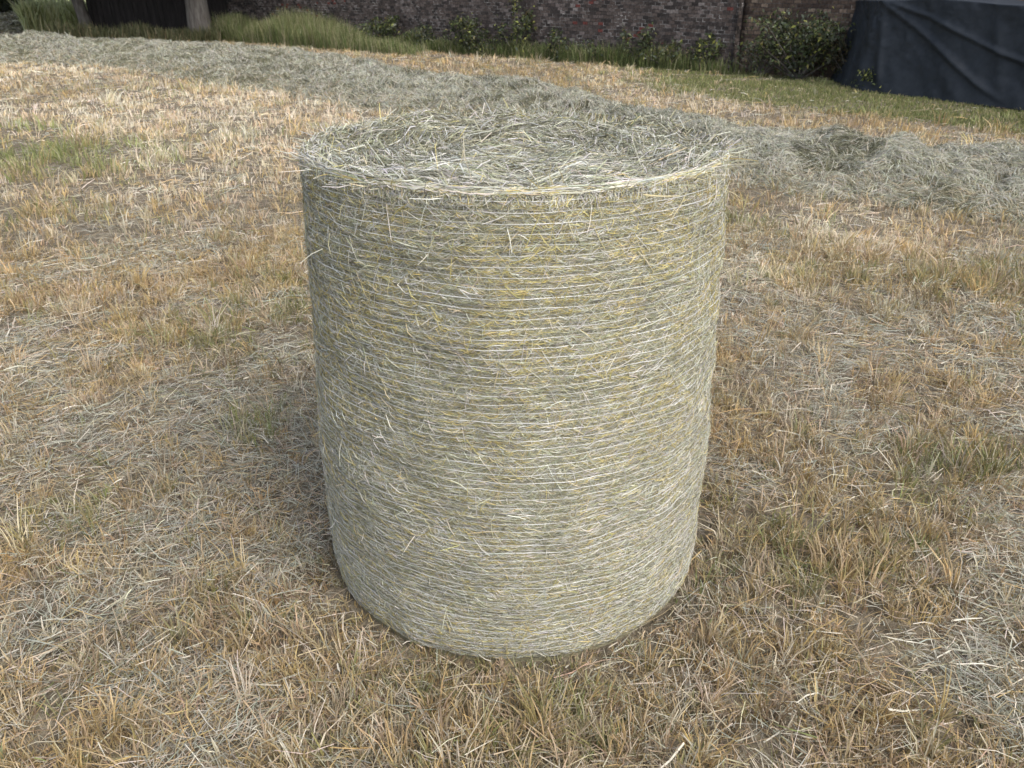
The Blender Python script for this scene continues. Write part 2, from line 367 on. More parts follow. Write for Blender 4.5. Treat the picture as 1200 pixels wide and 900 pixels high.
def shoulder_hay(n=4200):
    # bent stalks running over the shoulder, from the end of the bale down its side
    a = rng.random(n) * 6.283; t = rng.normal(0, .9, n); L = .012 + .035 * rng.random(n) ** 1.3; dn = np.abs(np.cos(t)) * L; sh = np.sin(t) * L / .55
    rr = np.minimum(.543 - dn * .8, .536); x0, y0 = rr * np.cos(a - sh), rr * np.sin(a - sh)
    P0 = np.stack([x0, y0, btop(x0, y0) + .010 + .012 * rng.random(n)], 1)
    P1 = bpt(a, np.full(n, BH) - .001 + .007 * rng.random(n), -.003 + .006 * rng.random(n)); P2 = bpt(a + sh, BH - dn, .003 + .004 * rng.random(n))
    D = norm(P2 - P0); side = norm(np.cross(D, np.stack([np.cos(a), np.sin(a), 0 * a + 1], 1) + rng.normal(0, .5, (n, 3))))
    tag(ribbons('shoulder_hay', P0, P1, P2, .0015, .0018, .001, side, pick(BP, [.4, .3, .12, .25, .2, .4, .15], n), M['bale_straw'], bale), kind='stuff')
shoulder_hay()
def side_strays(n=420):
    a = rng.random(n) * 6.283; z = .05 + rng.random(n) * (BH - .08); P0 = bpt(a, z, 0); o = np.stack([np.cos(a), np.sin(a), 0 * a], 1); t = np.stack([-np.sin(a), np.cos(a), 0 * a], 1)
    D = norm(o * (.25 + .5 * rng.random((n, 1))) + t * rng.choice([-1, 1], (n, 1)) * rng.random((n, 1)) * 1.3 + [0, 0, 1] * rng.normal(-.1, .6, (n, 1))); L = (.02 + .05 * rng.random(n) ** 2)[:, None]
    P2 = P0 + D * L; P1 = (P0 + P2) / 2 + rng.normal(0, .003, (n, 3)); side = norm(np.cross(D, rng.normal(0, 1, (n, 3))))
    tag(ribbons('side_stalks', P0, P1, P2, .0016, .0016, .001, side, pick(BP, [.3, .2, .15, .4, .05, .2, .3], n), M['bale_straw'], bale), kind='stuff')
side_strays()

# ------------------------------------------------------------------ the row of raked hay
def g2(u, v, z=0.0):
    """ground point under a photograph coordinate, used to lay out the plan of the field"""
    a, b = (u - 600) / 936.18, (v - 450) / 936.18; p = .4658
    y = math.cos(p) - b * math.sin(p); zz = -math.sin(p) - b * math.cos(p); t = (1.6287 - z) / -zz
    return np.array([a * t, y * t])
#        near edge (ground)   crest      crest height
ST = [((-90, 76), (-90, 47), .42), ((0, 73), (0, 44), .42), ((40, 73), (38, 36), .50), ((95, 76), (95, 47), .38), ((160, 82), (160, 48), .36), ((240, 96), (240, 53), .34), ((320, 112), (330, 62), .33),
      ((400, 124), (400, 72), .33), ((470, 135), (480, 86), .33), ((560, 150), (560, 93), .33), ((640, 163), (640, 104), .33), ((740, 190), (730, 121), .36), ((860, 214), (830, 141), .36),
      ((910, 226), (900, 152), .34), ((990, 233), (1000, 160), .33), ((1090, 247), (1090, 171), .30), ((1200, 259), (1200, 179), .28), ((1400, 300), (1400, 215), .28), ((1700, 345), (1700, 255), .28)]
NE = np.array([g2(*s[0]) for s in ST]); CR = np.array([g2(*s[1], z=s[2]) for s in ST]); HC = np.array([s[2] for s in ST])
def smooth(A, k=3):
    for _ in range(k):
        B = A.copy(); B[1:-1] = A[1:-1] * .6 + (A[:-2] + A[2:]) * .2; A = B
    return A
NE = smooth(NE, 1)
FE = CR + (CR - NE) * .9
ARC = np.concatenate([[0], np.cumsum(np.linalg.norm(np.diff(CR, axis=0), axis=1))])
def rowpt(t, v):
    """t metres along the row, v from 0 (near edge) over 1 (crest) to 2 (far edge)"""
    I = lambda A: np.stack([np.interp(t, ARC, A[:, 0]), np.interp(t, ARC, A[:, 1])], -1)
    n_, c_, f_ = I(NE), I(CR), I(FE); h = np.interp(t, ARC, HC)
    vv = v[..., None]
    p = np.where(vv < 1, n_ + (c_ - n_) * vv, c_ + (f_ - c_) * (vv - 1))
    e = .16 * (fbm(t * 1.3, v * 2, 55, 2) - .5)
    p = p + (c_ - n_) * (e * (np.abs(v - 1)))[..., None]
    pr = np.sin(np.clip(v / 2, 0, 1) * math.pi) ** .85
    z = h * pr * (.92 + .28 * (fbm(p[..., 0] * 1.5, p[..., 1] * 1.5, 61, 2) - .5)) + (fbm(p[..., 0] * 3.2, p[..., 1] * 3.2, 62, 3) - .5) * .22 * pr ** .6 - .09 * sstep(.58, .75, fbm(p[..., 0] * 5, p[..., 1] * 5, 66, 2)) * pr ** .5
    return np.concatenate([p, np.maximum(z, -.01)[..., None]], -1)
row = empty('hay_row', (*CR[9], 0)); tag(row, 'long low ridge of raked grey-green hay crossing the field behind the bale', 'hay row')
t_ = np.linspace(0, ARC[-1], 700); v_ = np.linspace(0, 2, 50); TT, VV = np.meshgrid(t_, v_, indexing='ij')
P = rowpt(TT, VV); off = np.array([*CR[9], 0])
i0 = (np.arange(len(t_) - 1)[:, None] * 50 + np.arange(49)).ravel()
link_mesh('hay_heap', np_mesh('hay_heap', (P - off).reshape(-1, 3), quads=np.stack([i0, i0 + 1, i0 + 51, i0 + 50], 1)), M['hay_core'], row, True)
HP = [(.41, .405, .335), (.30, .305, .21), (.54, .53, .44), (.13, .13, .08), (.41, .35, .24), (.43, .43, .395)]
def row_hay(n, lo, hi, fr):
    # more stalks where the row comes near
    tt = rng.random(n * 3) * ARC[-1]; c = rowpt(tt, np.ones(n * 3)); d = np.hypot(c[:, 0], c[:, 1]); keep = rng.random(n * 3) < np.clip((7 / d) ** 1.3, .03, 1)
    tt = tt[keep][:n]; n = len(tt)
    v = np.clip(rng.random(n) * 2.06 - .04, -.12, 2); P = rowpt(tt, v)
    P[:, 2] += rng.random(n) ** 2 * .03
    d = np.hypot(P[:, 0], P[:, 1]); sc = np.clip(d / 7, .9, 3.2) ** .8
    L = (lo + (hi - lo) * rng.random(n)) * sc ** .5 / 2
    e = .03
    T1 = norm(rowpt(tt + e, v) - rowpt(tt - e, v)); V1 = norm(rowpt(tt, np.clip(v + .03, 0, 2)) - rowpt(tt, np.clip(v - .03, 0, 2)))
    sw = (fbm(P[:, 0] * 2.2, P[:, 1] * 2.2, 88, 2) - .5) * 9
    an = sw + rng.normal(0, .7, n); D = T1 * np.cos(an)[:, None] + V1 * np.sin(an)[:, None]
    D[:, 2] += rng.normal(0, .22, n) + (rng.random(n) < fr) * rng.random(n) * .9
    D = norm(D); N_ = norm(np.cross(T1, V1)); N_ *= np.sign(N_[:, 2:3] + 1e-6)
    bend = rng.normal(.15, .2, n)[:, None] * L[:, None]
    P0, P2 = P - D * L[:, None], P + D * L[:, None]; P1 = P + N_ * bend
    ro = rng.normal(0, .8, n)[:, None]; s0 = norm(np.cross(D, N_)); side = norm(s0 * np.cos(ro) + N_ * np.sin(ro))
    w = (.0022 + .003 * rng.random(n)) * sc ** .9
    cl = fbm(P[:, 0] * 2.5, P[:, 1] * 2.5, 63, 3)
    W = np.tile(np.array([.38, .22, .2, .10, .06, .22]), (n, 1)); W[:, 3] *= sstep(.46, .32, cl) * 9 + .2; W[:, 2] *= .5 + sstep(.4, .65, cl) * 1.3
    W[:, 4] *= 1 + 5 * (v < .3)
    side_w = w
    tag(ribbons('raked_stalks', P0 - off, P1 - off, P2 - off, side_w * .8, side_w, side_w * .5, side, pick(HP, W, n), M['straw'], row), kind='stuff')
row_hay(230000, .05, .16, .05)
# second, farther heap in the shade at the left edge
def heap(c, rx, ry, h, label, n, ang=0):
    e = empty('hay_heap', (*c, 0), ang); tag(e, label, 'hay heap')
    th = np.linspace(0, 2 * math.pi, 48, endpoint=False); rs = np.linspace(1, .02, 16); V = []
    def hp(r, th):
        x, y = r * rx * np.cos(th), r * ry * np.sin(th); z = h * np.cos(r * math.pi / 2) ** .8 * (.8 + .4 * fbm(x + c[0], y, 71, 3))
        return np.stack([x, y, z], -1)
    RRr, TH = np.meshgrid(rs, th, indexing='ij'); V = hp(RRr, TH).reshape(-1, 3)
    ii = (np.arange(15)[:, None] * 48 + np.arange(48)); jj = (np.arange(15)[:, None] * 48 + (np.arange(48) + 1) % 48)
    link_mesh('heap_core', np_mesh('heap_core', V, quads=np.stack([ii, jj, jj + 48, ii + 48], -1).reshape(-1, 4)), M['hay_core'], e, True)
    r = np.sqrt(rng.random(n)); t = rng.random(n) * 6.283; P = hp(r, t); D = norm(rng.normal(0, 1, (n, 3)) * [1, 1, .3]); L = .15
    tag(ribbons('heap_stalks', P - D * L, P + [0, 0, .03], P + D * L, .02, .025, .01, norm(np.cross(D, rng.normal(0, 1, (n, 3)))), pick(HP, [.3, .3, .1, .3, .1, .3], n), M['straw'], e), kind='stuff')
heap(tuple(g2(8, 34)), 3.4, 1.6, .55, 'dim grey heap of hay beyond the long row at the far left edge', 5000, .2)

# ------------------------------------------------------------------ plan of the field: how green, pale, grey each spot is
def bump(x, y, cx, cy, rx, ry, ang=0):
    c, s = math.cos(ang), math.sin(ang); u = (x - cx) * c + (y - cy) * s; v = -(x - cx) * s + (y - cy) * c
    return np.exp(-((u / rx) ** 2 + (v / ry) ** 2))
def wall_y(x): return 16.1 + (5.65 - x) * .895
GL = np.array([g2(u, v) for u, v in ((700, 101), (800, 112), (900, 125), (1000, 135), (1100, 145), (1200, 157), (1400, 180))]); GL = GL[np.argsort(GL[:, 0])]
def field(x, y):
    n1 = fbm(x * .8, y * .8, 101, 3); n2 = fbm(x * 2.2 + 5, y * 2.2, 111, 3); n3 = fbm(x * .35, y * .35, 121, 2)
    d = np.hypot(x, y)
    near = 1 - sstep(4, 7, d)
    grey = sstep(.49, .61, fbm(x * 2.3 + 8, y * 2.3, 131, 4)) * (.5 + .5 * near)
    green = .10 + .5 * sstep(.55, .75, n1)
    for u, v, rx, ry, k in ((60, 182, .9, .6, 9), (10, 152, .6, .35, 6), (20, 200, .9, .35, 5), (1190, 560, .4, .25, 1.2), (620, 850, .2, .15, .8), (1120, 330, .5, .3, 1.5), (960, 330, .3, .2, 1.3), (300, 500, .2, .15, 1.5), (80, 600, .15, .1, 2), (150, 150, .9, .8, .35), (140, 110, 1.2, .9, .25), (60, 240, .4, .3, .4)):
        c = g2(u, v); green = green + k * bump(x, y, c[0], c[1], rx, ry)
    gap = wall_y(x) - y          # metres in front of the wall
    beyond = sstep(.0, .6, y - np.interp(x, CR[::-1, 0] if CR[0, 0] > CR[-1, 0] else CR[:, 0], CR[::-1, 1] if CR[0, 0] > CR[-1, 0] else CR[:, 1]))
    gs = sstep(1.6, 3.6, x) * sstep(-.35, .25, y - np.interp(x, GL[:, 0], GL[:, 1]) + (n2 - .5) * .9) * beyond
    green = green + gs * 5
    green = green + beyond * sstep(1.2, .2, gap) * 1.0 * (x < 3)
    pale = .25 + .9 * sstep(.45, .65, n3) + near * 0
    for u, v, rx, ry, k in ((300, 120, 2.0, 2.2, 3.6), (230, 190, .9, .8, 2), (1000, 270, .5, .5, 1.4), (900, 330, .3, .3, 1.2), (420, 130, 1, 1, 1.6), (250, 160, 1.5, 1.2, 1.0), (60, 85, 3, 2, 1.2), (200, 225, .7, .4, 1.3)):
        c = g2(u, v); pale = pale + k * bump(x, y, c[0], c[1], rx, ry)
    orange = .45 + sstep(.4, .62, n2) * 1.3 + beyond * .8
    grey = grey + sstep(.5, .0, np.abs(y - NE_y(x))) * .3 * sstep(3, 6, d)
    return np.stack([green, pale, orange, grey], -1), beyond, gs
_o = np.argsort(NE[:, 0])
def NE_y(x): return np.interp(x, NE[_o, 0], NE[_o, 1])
def FE_in(x, y):
    """inside the raked row's footprint"""
    o = np.argsort(FE[:, 0]); return (y > NE_y(x) + .5) & (y < np.interp(x, FE[o, 0], FE[o, 1]) - .5)
FP = [(.47, .345, .16), (.49, .38, .27), (.62, .57, .475), (.20, .225, .085), (.385, .39, .33), (.20, .15, .10), (.33, .275, .155), (.52, .46, .34)]
def fcol(F, n, lying):
    g_, p_, o_, k_ = F.T
    if lying: W = np.stack([o_ * .35, o_ * .35, .35 + p_ * .4, g_ * .25, .35 + k_ * 2.2, .4 + 0 * g_, .4 + 0 * g_, .35 + p_ * .5], 1)
    else: W = np.stack([o_ * 1.0, .5 * p_ + o_ * .4, p_ * .7, g_ * 1.5, .12 + k_ * .3, .22 + 0 * g_, .4 * o_, .15 + p_ * .5], 1)
    c = pick(FP, W, n)
    tone = (.88 if lying else .93) + .08 * np.clip(k_[:, None], 0, 1.2) * (1 if lying else .5) + .24 * np.clip(p_[:, None], 0, 1.5)
    return c * tone
def polar(n, r0, r1, pw, half=50):
    u = rng.random(n); k = 2 - pw
    r = (r0 ** k + u * (r1 ** k - r0 ** k)) ** (1 / k) if abs(k) > 1e-3 else r0 * (r1 / r0) ** u
    th = (rng.random(n) * 2 - 1) * R(half)
    return r * np.sin(th), r * np.cos(th)
def clear(x, y, marg=0.0):
    rb = np.hypot(x - BX, y - BY)
    return (rb > .562 + marg) & (y < wall_y(x) - .05)
def stubble(nt_, r0, r1, pw, per):
    x, y = polar(nt_, r0, r1, pw); F, be, gs = field(x, y)
    dens = fbm(x * 3.1, y * 3.1, 141, 2); ok = clear(x, y, .0) & ~FE_in(x, y) & (rng.random(nt_) < sstep(.28, .52, dens) + .3) & (rng.random(nt_) > gs * .8) & (rng.random(nt_) > F[:, 3] * .68)
    x, y, F, gs = x[ok], y[ok], F[ok], gs[ok]; m = len(x)
    # one tint for a tuft
    d = np.hypot(x, y); hT = (.036 + .065 * rng.random(m)) * (1 + .8 * (rng.random(m) < .06)); hT = hT * (1 - .3 * gs)
    hT = hT * np.clip(.75 + F[:, 0] * .3, .7, 1.25)
    nb = per; tid = np.repeat(np.arange(m), nb); k = len(tid)
    rad = .012 + .03 * rng.random(m); sc = np.clip(d / 3.2, 1, 6)
    rr = rad[tid] * np.sqrt(rng.random(k)) * np.clip(sc[tid], 1, 4); ph = rng.random(k) * 6.283
    bx, by = x[tid] + rr * np.cos(ph), y[tid] + rr * np.sin(ph)
    lean = rng.random(m) * 6.283; la = rng.random(m) * .35
    h = hT[tid] * (.45 + .75 * rng.random(k)) * np.clip(sc[tid] ** .25, 1, 1.4)
    h = h * (.5 + .5 * sstep(.58, .78, np.hypot(bx - BX, by - BY)))
    out_ = .32 * rng.random(k) + .1
    ox = np.cos(ph) * out_ + np.cos(lean[tid]) * la[tid] + rng.normal(0, .16, k); oy = np.sin(ph) * out_ + np.sin(lean[tid]) * la[tid] + rng.normal(0, .16, k)
    P0 = np.stack([bx, by, gh(bx, by) - .004], 1)
    P1 = P0 + np.stack([ox * h * .4, oy * h * .4, h * .55], 1); P2 = P0 + np.stack([ox * h * 1.15, oy * h * 1.15, h * (1 - .15 * rng.random(k))], 1)
    sa = rng.random(k) * 6.283; side = np.stack([np.cos(sa), np.sin(sa), 0 * sa], 1)
    w = (.0018 + .0032 * rng.random(k) ** 1.3) * sc[tid] ** .85
    tuft = fcol(F, m, False); c = tuft[tid] * .65 + fcol(F[tid], k, False) * .35
    ins = clear(bx, by, -.01)
    P0, P1, P2, w, side, c = (q[ins] for q in (P0, P1, P2, w, side, c))
    return P0, P1, P2, w, side, c
parts = [stubble(17000, .9, 6, .8, 17), stubble(34000, 5.2, 34, 1.35, 10)]
P0, P1, P2, w_, sd_, c_ = (np.concatenate([p[i] for p in parts]) for i in range(6))
st = ribbons('stubble', P0, P1, P2, w_, w_ * .9, w_ * .35, sd_, c_, M['straw']); tag(st, 'short ochre and tan cut grass stubble covering the field', 'stubble', kind='stuff')
def litter(n, r0, r1, pw, lo, hi):
    x, y = polar(n, r0, r1, pw); F, be, gs = field(x, y)
    pat = F[:, 3] * 1.3 + .45 * fbm(x * 5, y * 5, 151, 2); ok = clear(x, y, .015) & ~FE_in(x, y) & (rng.random(n) < .35 + pat * .8) & (rng.random(n) > gs * .8)
    x, y, F = x[ok], y[ok], F[ok]; m = len(x); d = np.hypot(x, y); sc = np.clip(d / 3.2, 1, 6)
    L = (lo + (hi - lo) * rng.random(m) ** 2.2) / 2 * sc ** .3
    sw = (fbm(x * 2.5, y * 2.5, 161, 2) - .5) * 10; an = sw + rng.normal(0, .9, m)
    e1, e2 = rng.normal(0, .16, m), rng.normal(0, .16, m)
    lay = .006 + .038 * rng.random(m) ** 1.5
    dx, dy = np.cos(an) * L, np.sin(an) * L; kx = rng.normal(0, .10, m) * L
    G = gh(x, y) + lay
    P0 = np.stack([x - dx, y - dy, G - e1 * L], 1); P2 = np.stack([x + dx, y + dy, G + e2 * L], 1); P1 = np.stack([x - np.sin(an) * kx, y + np.cos(an) * kx, G + np.abs(rng.normal(0, .1, m)) * L], 1)
    D = norm(P2 - P0); ro = rng.normal(0, .7, m)[:, None]; s0 = norm(np.cross(D, np.array([[0, 0, 1.]]))); side = norm(s0 * np.cos(ro) + np.array([[0, 0, 1.]]) * np.sin(ro))
    w = (.0010 + .0020 * rng.random(m) ** 1.7) * sc ** .85
    big = rng.random(m) < .012; w = np.where(big, w * 1.7, w)
    c = fcol(F, m, True); c[big] = np.array([.66, .63, .53])
    ins = (np.hypot(P0[:, 0] - BX, P0[:, 1] - BY) > .575) & (np.hypot(P2[:, 0] - BX, P2[:, 1] - BY) > .575)
    return [q[ins] for q in (P0, P1, P2, w, side, c)]
parts = [litter(210000, .9, 6, .8, .02, .15), litter(110000, 5.2, 30, 1.3, .04, .18)]
P0, P1, P2, w_, sd_, c_ = (np.concatenate([p[i] for p in parts]) for i in range(6))
lt = ribbons('loose_straw', P0, P1, P2, w_, w_, w_ * .6, sd_, c_, M['straw']); tag(lt, 'loose grey and straw-coloured hay stalks scattered over the stubble', 'loose straw', kind='stuff')

# ------------------------------------------------------------------ brick walls
wang = math.atan2(-.895, 1)
wl0 = Vector((-8.3, 16.1 + 13.95 * .895, 0)); 
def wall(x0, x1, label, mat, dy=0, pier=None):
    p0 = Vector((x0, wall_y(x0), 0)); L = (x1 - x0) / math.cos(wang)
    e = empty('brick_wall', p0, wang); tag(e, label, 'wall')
    def box(name, a, b, m, bev=.006, par=e):
        bm = bmesh.new(); bmesh.ops.create_cube(bm, size=1)
        for v in bm.verts: v.co = Vector(((a[0] + b[0]) / 2 + v.co.x * (b[0] - a[0]), (a[1] + b[1]) / 2 + v.co.y * (b[1] - a[1]), (a[2] + b[2]) / 2 + v.co.z * (b[2] - a[2])))
        bmesh.ops.bevel(bm, geom=bm.edges[:], offset=bev, segments=2, affect='EDGES')
        me = bpy.data.meshes.new(name); bm.to_mesh(me); bm.free(); return link_mesh(name, me, m, par)
    # front face gridded so that it can lean and bulge like an old wall
    nx, nzz = int(L * 8), 30; xs = np.linspace(0, L, nx); zs = np.linspace(-.1, 2.3, nzz); XX, ZZ = np.meshgrid(xs, zs, indexing='ij')
    bul = (fbm(XX * .8 + x0, ZZ * 1.3, 171, 3) - .5) * .06 + dy
    F = np.stack([XX, bul, ZZ], -1).reshape(-1, 3); B = np.stack([XX, bul * 0 + .33 + dy, ZZ], -1).reshape(-1, 3); nn = nx * nzz
    i0 = (np.arange(nx - 1)[:, None] * nzz + np.arange(nzz - 1)).ravel()
    Q = [np.stack([i0, i0 + nzz, i0 + nzz + 1, i0 + 1], 1), nn + np.stack([i0, i0 + 1, i0 + nzz + 1, i0 + nzz], 1)]
    t = np.arange(nx - 1) * nzz + nzz - 1; Q.append(np.stack([t, t + nzz, t + nzz + nn, t + nn], 1))
    for c0 in (0, (nx - 1) * nzz):
        q = c0 + np.arange(nzz - 1); Q.append(np.stack([q, q + 1, q + 1 + nn, q + nn], 1))
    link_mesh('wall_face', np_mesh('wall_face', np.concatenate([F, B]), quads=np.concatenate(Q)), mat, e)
    box('coping', (-.02, -.07 + dy, 2.303), (L, .40 + dy, 2.39), M['bark'])
    for px in (pier or []): box('pier', (px, -.13 + dy, -.1), (px + .4, -.034 + dy, 2.28), mat)
    return e
dk = [(0, (0.039, 0.035, 0.034)), (.3, (0.062, 0.053, 0.051)), (.55, (0.094, 0.075, 0.068)), (.85, (0.120, 0.101, 0.094)), (.96, (0.169, 0.143, 0.137)), (1, (0.234, 0.215, 0.208))]  # dark grey-brown brick, lowered further: shade on the wall put into base colour
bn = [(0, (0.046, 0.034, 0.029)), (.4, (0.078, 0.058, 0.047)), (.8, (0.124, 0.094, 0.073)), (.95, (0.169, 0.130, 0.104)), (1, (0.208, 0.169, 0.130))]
M['brick_dark'] = brick_mat('shade_darkened_brick', dk, 1.36, (.55, .54, .53))
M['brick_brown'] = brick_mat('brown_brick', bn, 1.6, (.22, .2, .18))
XS = 4.42
wall(-9.6, XS, 'long dark shade-toned brick wall with pale mortar specks, behind the weeds at left and centre', M['brick_dark'], pier=None)
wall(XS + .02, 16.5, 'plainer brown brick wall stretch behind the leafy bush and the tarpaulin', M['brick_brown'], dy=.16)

# ------------------------------------------------------------------ tarpaulin
def tarp():
    A, B, C = np.array([5.7, 15.6]), np.array([5.86, 14.25]), np.array([8.9, 8.95])
    back = np.array([-(C - B)[1], (C - B)[0]]); back = back / np.linalg.norm(back); 
    if back[0] < 0: back = -back
    D = C + back * 2.2; A2 = B + back * 2.4
    A = B + back * .25 + np.array([.0, 1.35])
    e = empty('covered_stack', (*((B + C) / 2), 0)); tag(e, 'low stack under a draped dark blue-black tarpaulin beside the brown brick wall', 'covered stack')
    o = np.array([*((B + C) / 2), 0])
    pts = [A, B, C, D]; T = 1.33
    # sheet parametrised along the hem u and from hem (0) to the top edge (1) and onto the top (to 1.5)
    seg = [np.linalg.norm(pts[i + 1] - pts[i]) for i in range(3)]; cum = np.concatenate([[0], np.cumsum(seg)]); tot = cum[-1]
    nu, nv = 420, 110
    u = np.linspace(0, tot, nu); 
    px = np.interp(u, cum, [p[0] for p in pts]); py = np.interp(u, cum, [p[1] for p in pts])
    for _ in range(8):   # round the corners
        px[1:-1] = px[1:-1] * .5 + (px[:-2] + px[2:]) * .25; py[1:-1] = py[1:-1] * .5 + (py[:-2] + py[2:]) * .25
    tx, ty = np.gradient(px), np.gradient(py); ln = np.hypot(tx, ty); nx_, ny_ = ty / ln, -tx / ln    # outward normal
    cen = (B + D) / 2
    if ((px[nu // 2] - cen[0]) * nx_[nu // 2] + (py[nu // 2] - cen[1]) * ny_[nu // 2]) < 0: nx_, ny_ = -nx_, -ny_
    v = np.linspace(0, 1.45, nv); U, Vv = np.meshgrid(u, v, indexing='ij')
    side = np.clip(Vv, 0, 1); topf = np.clip(Vv - 1, 0, 1)
    Tt = T + .045 * (U - cum[1]).clip(0) + .02 * np.sin(U * .9) - .10 * np.exp(-((U - cum[1] - 2.3) / .8) ** 2)
    Zt = side * Tt
    offn = .24 * (1 - side) ** 1.6 - .04 - topf * 2.0
    # folds: vertical pleats, long swags running down and away from the upper left corner
    k = U - cum[1]
    fold = .07 * (fbm(U * 1.3 + side * .9, side * .7 + 4, 181, 3) - .5) * 2 * (.35 + .9 * (1 - side))
    fold += .018 * np.sin((k * 2.3 - (1 - side) * 1.6) * 2.4 + 2.5 * fbm(U * .8, side * 1.5, 182, 2)) * sstep(-.2, .6, k) * (.4 + .6 * side)
    for k0, sl, amp, wd in ((.05, 2.6, .05, .10), (.15, 4.6, .05, .13), (.1, .35, .04, .07), (2.0, .5, .035, .10), (2.9, 1.0, .06, .09), (1.3, .3, .025, .16), (3.7, .9, .05, .12)):
        q = k - k0 - (1 - side) * sl; fold += amp * np.exp(-(q / wd) ** 2) * sstep(0, .25, side) * (.3 + .7 * (1 - side) ** .4)
    fold += .055 * (fbm(U * 3.5 + side * 2, side * 5 - U * .8, 184, 4) - .5) * (.5 + 1.6 * side * np.exp(-k.clip(0) / 1.8)) + .05 * (np.abs(fbm(U * 1.7 + side * 1.9, side * 1.2 - U * .9, 188, 3) - .5) - .1)
    offn = offn + fold * sstep(1.4, .95, Vv)
    # gentle swag of the upper edge
    X_ = px[:, None] + nx_[:, None] * offn; Y_ = py[:, None] + ny_[:, None] * offn
    Z_ = Zt + .02 * (fbm(U * 2, Vv * 3, 185, 2) - .5) + topf * .05 + .012
    P = np.stack([X_, Y_, Z_], -1).reshape(-1, 3) - o
    i0 = (np.arange(nu - 1)[:, None] * nv + np.arange(nv - 1)).ravel()
    m = ramp_mat('dark_blue_tarpaulin', [(.3, (.011, .016, .023)), (.6, (.019, .025, .034)), (.8, (.031, .038, .049))], 6, 6, .62, .25, 90)
    m.node_tree.nodes['Principled BSDF'].inputs['Specular IOR Level'].default_value = .35
    t = link_mesh('tarpaulin', np_mesh('tarpaulin', P, quads=np.stack([i0, i0 + nv, i0 + nv + 1, i0 + 1], 1)), m, e, True)
    mod = t.modifiers.new('thickness', 'SOLIDIFY'); mod.thickness = .006; mod.offset = -1
    # the stack beneath
    bm = bmesh.new(); ins = [(*p, 0) for p in (B + back * .35 + (C - B) * .05, C + back * .35 - (C - B) * .05, D - back * .3 - (C - B) * .05, A2 + (C - B) * .05)]
    lo = [bm.verts.new(Vector(p) - Vector(o)) for p in ins]; hi = [bm.verts.new(Vector(p) - Vector(o) + Vector((0, 0, 1.18))) for p in ins]
    bm.faces.new(lo); bm.faces.new(hi)
    for i in range(4): bm.faces.new((lo[i], lo[(i + 1) % 4], hi[(i + 1) % 4], hi[i]))
    bmesh.ops.recalc_face_normals(bm, faces=bm.faces); bmesh.ops.bevel(bm, geom=bm.edges[:], offset=.05, segments=2, affect='EDGES')
    me = bpy.data.meshes.new('stack'); bm.to_mesh(me); bm.free(); link_mesh('stack', me, M['bark'], e)
tarp()

# ------------------------------------------------------------------ plants
def leaves(name, C, size, col, mat, parent=None, aspect=.55, droop=.3):
    n = len(C); D = norm(rng.normal(0, 1, (n, 3)) * [1, 1, .7] + [0, 0, -droop]); L = size * (.6 + .8 * rng.random(n)); side = norm(np.cross(D, rng.normal(0, 1, (n, 3)) + [0, 0, .5]))
    P0 = C; P1 = C + D * (L * .5)[:, None]; P2 = C + D * L[:, None]; P2[:, 2] -= L * .15
    return ribbons(name, P0, P1, P2, L * aspect * .25, L * aspect, L * aspect * .12, side, col, mat, parent)
def tube(bm, pts, rad, seg=8):
    prev = None
    for i, p in enumerate(pts):
        p = Vector(p); d = (Vector(pts[min(i + 1, len(pts) - 1)]) - Vector(pts[max(i - 1, 0)])).normalized()
        x = d.orthogonal().normalized(); y = d.cross(x)
        if i: x = (px_ - d * px_.dot(d)).normalized(); y = d.cross(x)
        px_ = x
        ring = [bm.verts.new(p + (x * math.cos(k / seg * 6.2832) + y * math.sin(k / seg * 6.2832)) * rad[i]) for k in range(seg)]
        if prev:
            for k in range(seg): bm.faces.new((prev[k], prev[(k + 1) % seg], ring[(k + 1) % seg], ring[k]))
        prev = ring
    bm.faces.new(prev)
def bush(u, v, wid, hgt, n, label, pal, wts, size=.07, name='shrub', cat='bush', stems=7, group=None, depth=.45, mat='leaf'):
    c = g2(u, v); c[1] = min(c[1], wall_y(c[0]) - depth * .9); e = empty(name, (c[0], c[1], 0), wang); tag(e, label, cat, group)
    bm = bmesh.new(); tips = []
    for k in range(stems):
        x0 = rng.normal(0, .006); x1 = (rng.random() - .5) * wid * .9; y1 = rng.normal(0, depth * .4); h = hgt * (.55 + .45 * rng.random()) * (1 - .5 * (abs(x1) / (wid * .5)) ** 3)
        ps = [(x0, 0, -.02), (x0 * .5 + x1 * .45, y1 * .4, h * .45), (x1 * .85, y1 * .8, h * .8), (x1, y1, h)]
        tube(bm, ps, [.014, .010, .006, .003], 5); tips += [np.array(ps[i]) * (1 - f) + np.array(ps[i + 1]) * f for i in range(3) for f in (.15, .4, .65, .9)]
    me = bpy.data.meshes.new('stems'); bm.to_mesh(me); bm.free(); link_mesh('stems', me, M['bark'], e)
    tips = np.array(tips); tips = tips[rng.choice(len(tips), n, p=(tips[:, 2].clip(.05) / tips[:, 2].clip(.05).sum()))]
    C = tips + rng.normal(0, 1, (n, 3)) * [wid * .06, depth * .18, hgt * .06]; C[:, 2] = C[:, 2].clip(.02)
    leaves('foliage', C, size, pick(pal, wts, n), M[mat], e)
LG = [(.055, .075, .03), (.09, .115, .045), (.23, .25, .07), (.035, .045, .025), (.13, .115, .055), (.10, .12, .09)]
bush(918, 88, 2.7, 1.2, 3400, 'wide leafy bush with yellow-green leaves against the brown brick wall, left of the tarpaulin', LG, [.35, .2, .10, .4, .1, .25], .065, stems=26, depth=.6)
bush(968, 90, .9, .8, 700, 'dark dry twiggy bush squeezed between the leafy bush and the tarpaulin', [(.06, .06, .03), (.10, .075, .04), (.045, .05, .03)], [.4, .3, .4], .06, stems=16)
